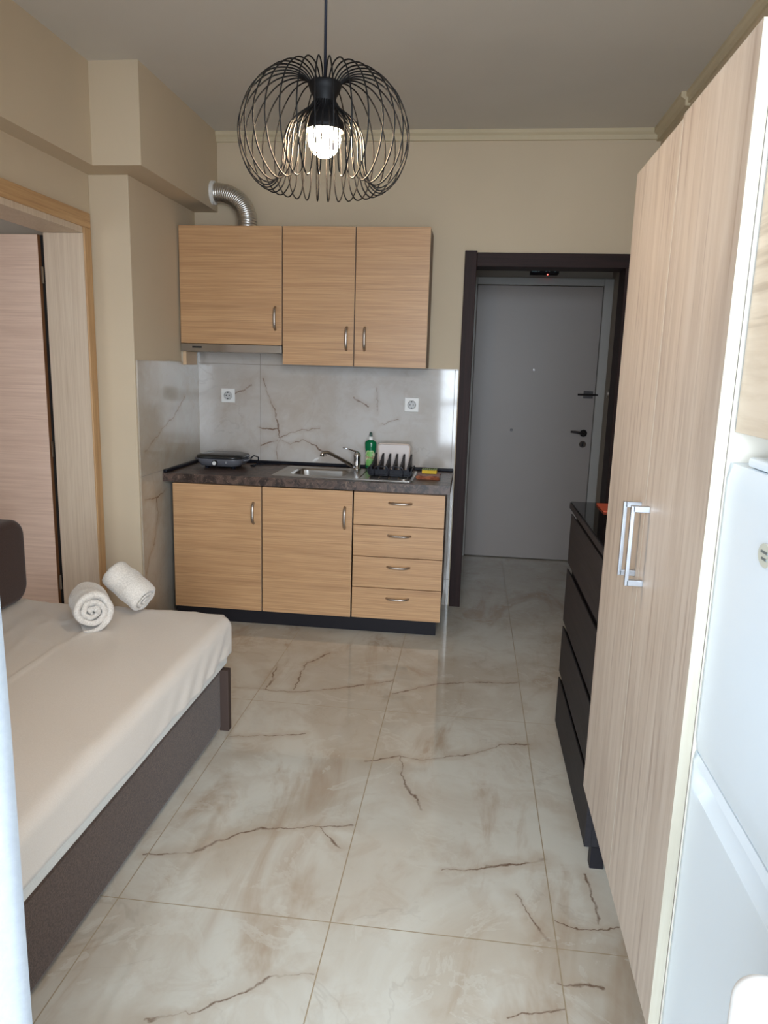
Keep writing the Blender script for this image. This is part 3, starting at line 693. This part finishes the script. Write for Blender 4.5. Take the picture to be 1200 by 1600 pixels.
# sheet: top + front drape + far drape
bm = bmesh.new()
NX, NY = 96, 150
XE, YE2, ZT = -.915, -1.70, .462
rad = .042
def prof(s, edge):
    """arc length s measured outward past the start of the rounding: returns (outward offset, drop)"""
    if s <= 0: return s, 0.0
    L_ = rad*PI/2
    if s < L_: a = s/rad; return rad*math.sin(a), rad*(1-math.cos(a))
    return rad, rad+(s-L_)
grid = []
sx_max = rad*PI/2+.118; sy_max = sx_max
for j in range(NY+1):
    row = []
    for i in range(NX+1):
        fx = i/NX; fy = j/NY
        sx = -(.93) + fx*(.93+sx_max)          # distance past start of rounding at the front edge
        sy = -(1.93) + fy*(1.93+sy_max)
        ox, dx = prof(sx, 0); oy, dy = prof(sy, 0)
        hem = 1.0
        x = XE-rad+ox; y = YE2-rad+oy
        # corner: pull round
        drop = max(dx, dy) if (sx > 0 and sy > 0) else dx+dy
        if sx > 0 and sy > 0:
            cxx, cyy = XE-rad-.05, YE2-rad-.05
            vx, vy = x-cxx, y-cyy; m_ = max(vx, vy); l_ = math.hypot(vx, vy)
            k_ = m_/l_; k_ = k_*.75+.25*1; x = cxx+vx*k_; y = cyy+vy*k_
        z = ZT-drop
        # big soft sag & wrinkles
        w = noise.noise(Vector((x*1.4, y*1.1, 0)))*.008
        ridge = abs(noise.noise(Vector((x*3.0+y*1.6, y*.9-x*.5, 4))))
        w += (.5-min(ridge*3, .5))*.010
        fold = math.sin((y*1.0+z*1.9)*26+3*noise.noise(Vector((y*3, z*3, 1))))
        dd = max(0, min(1, drop/.15)); far = max(0, min(1, (y+2.7)/.9))
        cor = max(0, min(1, (YE2-rad-y)/.12))
        slant = math.sin((y*1.0+(ZT-z)*1.3)*38+4*noise.noise(Vector((y*2, z*2, 1))))
        sharp = slant
        if dx > .02: x += dd*cor*(.0065*sharp*far+.003*math.sin(y*9+(ZT-z)*14)+.004*noise.noise(Vector((y*4, z*3, 9))))
        if dy > .02: y += dd*.002*math.sin(x*30)
        top = max(0, 1-drop/.05); z += w*top
        wr = noise.noise(Vector((x*9+y*5, y*3.2-x*2, 2)))
        z += top*.0065*max(0, .16-abs(wr))/.16*max(0, noise.noise(Vector((x*2.2, y*1.8, 8)))+.25)
        # seam crease running lengthwise
        cx = -1.392-(y+2.046)*.06*0-0.02*(-(y+2.046))*1.2
        z += top*.006*math.exp(-((x-cx)/.006)**2)*(1 if y < -2.0 else 0)
        if fx < .15: z += .018*(1-fx/.15)*top
        # hem waviness
        z += (.016*max(0, min(1, (-2.55-y)/.3)))*max(0, min(1, drop/.15)) if sy <= 0 else 0
        if drop > .12: z += .012*noise.noise(Vector((4, y*4, 3)))+.006*far
        row.append(bm.verts.new((max(x, -1.885), y, z)))
    grid.append(row)
for j in range(NY):
    for i in range(NX): bm.faces.new((grid[j][i], grid[j][i+1], grid[j+1][i+1], grid[j+1][i]))
o = link('bed_sheet', bm, mt['sheet'], smooth=True); m_ = o.modifiers.new('s', 'SOLIDIFY'); m_.thickness = .003; m_.offset = 1
tag(o, 'cream fitted sheet draped over the daybed mattress', 'sheet')
# back cushion
bm = bmesh.new(); prism(bm, rrect(-2.55, -1.735, .478, .825, .075, 8), -1.895, -1.795, 'X')
o = link('back_cushion', bm, mt['cushion'], None, .028, smooth=True, seg=4); tag(o, 'dark brown upholstered cushion standing on the bed at the left wall', 'cushion')

# towels
def towel(name, a, b, R0, label, start, seed):
    a, b = Vector(a), Vector(b); ax = (b-a); Ln = ax.length; ax.normalize()
    u, v = frame(ax); bm = bmesh.new(); turns = 3.1; r0 = .010; n = 130; NL = 26
    pitch = (R0-r0)/turns; th = pitch*.84
    outer = []; inner = []
    for k in range(n+1):
        ang = start+2*PI*turns*k/n; r = r0+(R0-r0)*k/n
        outer.append((ang, r)); inner.append((ang, max(r-th*min(1, (n-k)/9+.15), .002)))
    prof_ = outer+inner[::-1]; rings = []
    for j in range(NL+1):
        f = j/NL; edge = min(f, 1-f); rounding = -.006*max(0, 1-edge/.06)**2
        ring = []
        for i, (ang, r) in enumerate(prof_):
            rr_ = r+rounding*(r/R0)
            jit = .0065*noise.noise(Vector((ang*1.1+seed, f*4, r*40)))+.0016*noise.noise(Vector((ang*9, f*30, seed)))
            sl = .010*(r/R0-.7)*(1 if f > .5 else -1)*-1*max(0, 1-edge/.12)
            p = a+ax*(Ln*f+sl+.004*noise.noise(Vector((ang*2, seed, 1)))*(1-min(1, edge*8)))+(u*math.cos(ang)+v*math.sin(ang))*(rr_+jit)
            ring.append(bm.verts.new(p))
        rings.append(ring)
    m = len(prof_)
    for A, B in zip(rings, rings[1:]):
        for i in range(m): bm.faces.new((A[i], A[(i+1) % m], B[(i+1) % m], B[i]))
    for rg, fl in ((rings[0], 0), (rings[-1], 1)):
        for i in range(n):
            q = (rg[i], rg[i+1], rg[m-2-i], rg[m-1-i]); bm.faces.new(q if fl else q[::-1])
    o = link(name, bm, mt['towel'], smooth=True); tag(o, label, 'towel', 'rolled white towels')
    return o
towel('rolled_towel', (-1.350, -2.045, .551), (-1.452, -1.91, .551), .085, 'rolled white towel lying flat on the bed, spiral end facing out', 1.35, 1.3)
towel('rolled_towel', (-1.262, -1.800, .520), (-1.412, -1.765, .618), .074, 'rolled white towel leaning tilted against the other rolled towel', .6, 5.1)

# ------------------------------------------------------------------ DRESSER
XD = .414
dr = thing('chest_of_drawers', (.69, -2.05, 0), 'charcoal chest of drawers with a glossy black top beside the wardrobe', 'chest of drawers')
link('body', BM((XD+.02, .955, -2.46, -1.645, .07, .955)), mt['charcoal'], dr)
link('top', BM((XD-.008, .958, -2.465, -1.640, .957, .979)), mt['charcoal'], dr, .001)
link('glass_sheet', BM((XD-.004, .956, -2.463, -1.643, .979, .984)), mt['glass_top'], dr)
for z0, z1 in ((.743, .935), (.503, .716), (.289, .479), (.070, .262)):
    bm = bmesh.new(); prism(bm, [(XD, z0), (XD+.019, z0), (XD+.019, z1-.022), (XD+.004, z1), (XD, z1)], -2.462, -1.643, 'Y'); link('drawer', bm, mt['charcoal'], dr)
for x in (.455, .92):
    for y in (-2.445, -1.665): link('leg', BM((x-.02, x+.02, y-.018, y+.018, 0, .07)), mt['plinth'], dr)
o = link('orange_reflection', BM((.497, .61, -1.85, -1.69, .9845, .991)), mt['orange'], None, .001); tag(o, 'orange-red flat slab standing in for a red reflection on the dresser top', 'reflection stand-in')  # thin coloured slab in place of the red reflection in the glossy top

# ------------------------------------------------------------------ WARDROBE
XW = .393
wd = thing('wardrobe', (.69, -2.89, 0), 'tall pale oak two-door wardrobe along the right wall', 'wardrobe')
link('body', BM((XW+.021, .955, -3.298, -2.479, .282, 1.962)), mt['whiteboard_panel'], wd, .001)
link('base_frame', BM((.56, .95, -3.28, -2.50, 0, .282)), mt['plinth'], wd)
for y0, y1, z1, hy, za, zb in ((-2.889, -2.477, 1.963, -2.855, 1.028, 1.196), (-3.298, -2.892, 1.970, -2.932, 1.026, 1.200)):
    d = link('door', BM((XW, XW+.019, y0, y1, .280, z1)), mt['ward'], wd)
    link('edge_band', BM((XW, XW+.019, y0-.0012, y0, .280, z1), (XW, XW+.019, y0, y1, z1, z1+.001)), mt['wardedge'], d)
    X_ = XW-.034
    link('handle', BM((X_-.004, X_+.004, hy-.006, hy+.006, za, zb), (X_, XW, hy-.006, hy+.006, zb-.013, zb), (X_, XW, hy-.006, hy+.006, za, za+.013)), mt['aluminium'], d, .0012)

# ------------------------------------------------------------------ FRIDGE + cabinet above
fr = thing('refrigerator', (.69, -3.59, 0), 'white two-door refrigerator standing next to the wardrobe', 'refrigerator')
FY0, FY1 = -3.86, -3.3005; XF = .413
link('body', BM((XF+.055, .95, FY0, FY1, .03, 1.335)), mt['fridge'], fr, .008)
def fdoor(z0, z1, grip):
    bm = bmesh.new(); ny, nz = 60, 70 if grip else 20; G = []
    for j in range(nz+1):
        z = z0+(z1-z0)*j/nz; row = []
        for i in range(ny+1):
            y = FY0+(FY1-FY0)*i/ny
            e = min(y-FY0, FY1-y, z-z0, z1-z); x = XF+.006*max(0, 1-e/.007)**2
            if grip:
                q = (z-(z1-.055))/.040
                if 0 < q < 1:
                    env = max(0, min(1, (FY1-.015-y)/.05))*max(0, min(1, (y-FY0-.015)/.05))
                    x += .024*env*(math.sin(PI*min(1, q*1.0))**.5)*(1 if q > .0 else 0)
            row.append(bm.verts.new((x, y, z)))
        G.append(row)
    for j in range(nz):
        for i in range(ny): bm.faces.new((G[j][i], G[j][i+1], G[j+1][i+1], G[j+1][i]))
    # sides and back
    back = [bm.verts.new((XF+.05, y, z)) for y, z in ((FY0, z0), (FY1, z0), (FY1, z1), (FY0, z1))]
    bm.faces.new(back[::-1])
    bm.faces.new([back[0], back[1]]+[v for v in G[0][::-1]]); bm.faces.new([back[3], back[2]]+[v for v in G[-1][::-1]])
    bm.faces.new([back[0], back[3]]+[G[j][0] for j in range(nz, -1, -1)]); bm.faces.new([back[1], back[2]]+[G[j][-1] for j in range(nz, -1, -1)])
    return bm
du = link('door', fdoor(.852, 1.340, False), mt['fridge'], fr, smooth=True)
dl = link('door', fdoor(.06, .848, True), mt['fridge'], fr, smooth=True)
for o in (du, dl):
    m_ = o.modifiers.new('e', 'EDGE_SPLIT'); m_.split_angle = math.radians(50)
bm = bmesh.new(); lathe(bm, [(1, -.003), (1, 0)], (0, 0, 0), 'X', 28)
for v in bm.verts: v.co = Vector((XF+v.co.x, -3.497+v.co.y*.022, 1.238+v.co.z*.016))
bdg = link('oval_badge', bm, mt['badge'], du); bdg['label'] = 'small cream oval badge'
link('badge_mark', BM((XF-.0042, XF-.003, -3.508, -3.486, 1.241, 1.244), (XF-.0042, XF-.003, -3.506, -3.490, 1.232, 1.235)), mt['badgemark'], bdg)
link('door_gasket', BM((XF+.05, XF+.055, FY0+.01, FY1-.01, .07, 1.33)), mt['fridge_recess'], fr)
link('hinge_cover', BM((XF+.01, XF+.09, -3.85, -3.36, 1.341, 1.356)), mt['fridge'], fr, .005)
for y in (-3.82, -3.34): link('foot', BM((.50, .54, y-.02, y+.02, 0, .03)), mt['black'], fr)
cb = thing('overhead_cabinet', (.69, -3.59, 1.385), 'pale wood cabinet above the white refrigerator', 'cabinet')
link('body', BM((XF+.024, .955, -3.86, -3.301, 1.395, 1.975)), mt['whiteboard_panel'], cb)
d = link('door', BM((XF+.004, XF+.022, -3.86, -3.310, 1.388, 1.975)), mt['wardh'], cb, .001)
link('edge_band', BM((XF+.004, XF+.022, -3.310, -3.309, 1.388, 1.975)), mt['aluminium'], d)

# ------------------------------------------------------------------ CURTAIN + CHAIR near the balcony opening
bm = bmesh.new(); n = 150; A = []; Bv = []
for i in range(n+1):
    x = -1.62+(1.62-.345)*i/n; rows = []
    for j in range(13):
        z = .02+2.30*j/12
        y = -4.0+.022*math.sin(i/n*PI*22+.4*math.sin(z*2))+.004*noise.noise(Vector((x*9, z*2, 0)))
        rows.append(bm.verts.new((x+.006*noise.noise(Vector((2, z*1.5, i/n*2))), y, z)))
    A.append(rows)
for i in range(n):
    for j in range(12): bm.faces.new((A[i][j], A[i+1][j], A[i+1][j+1], A[i][j+1]))
cu = thing('curtain', (-.98, -4.0, 0), 'white curtain hanging at the left edge by the balcony opening', 'curtain')
o = link('cloth', bm, mt['curtain'], cu, smooth=True); m_ = o.modifiers.new('s', 'SOLIDIFY'); m_.thickness = .004
bm = bmesh.new(); tube(bm, [(-1.78, -4.0, 2.335), (.70, -4.0, 2.335)], .012, 12)
o = link('curtain_rod', bm, mt['whiteplastic'], cu, smooth=True)
for x in (-1.69, .67): link('rod_bracket', BM((x-.01, x+.01, -4.10, -4.0, 2.325, 2.345)), mt['whiteplastic'], cu)
ch = thing('plastic_chair', (.46, -4.15, 0), 'white plastic chair with a rounded back at the bottom right', 'chair')
bm = bmesh.new(); prism(bm, [(a, b) for a, b in rrect(.258, .675, .56, .974, .022, 8)], -3.95, -3.925, 'Y'); link('backrest', bm, mt['whiteplastic'], ch, .010, smooth=True, seg=4)
bm = bmesh.new(); prism(bm, rrect(.25, .67, -4.36, -3.93, .05), .42, .445, 'Z'); link('seat', bm, mt['whiteplastic'], ch, .01, smooth=True, seg=3)
for x in (.27, .65):
    bm = bmesh.new(); tube(bm, [(x, -3.938, .58), (x, -3.945, .42), (x, -3.935, 0)], [.018, .020, .016], 12); link('leg', bm, mt['whiteplastic'], ch, smooth=True)
    bm = bmesh.new(); tube(bm, [(x, -4.31, .43), (x, -4.30, 0)], [.020, .016], 12); link('leg', bm, mt['whiteplastic'], ch, smooth=True)

for o in list(bpy.data.objects):
    if '_o' in o: del o['_o']
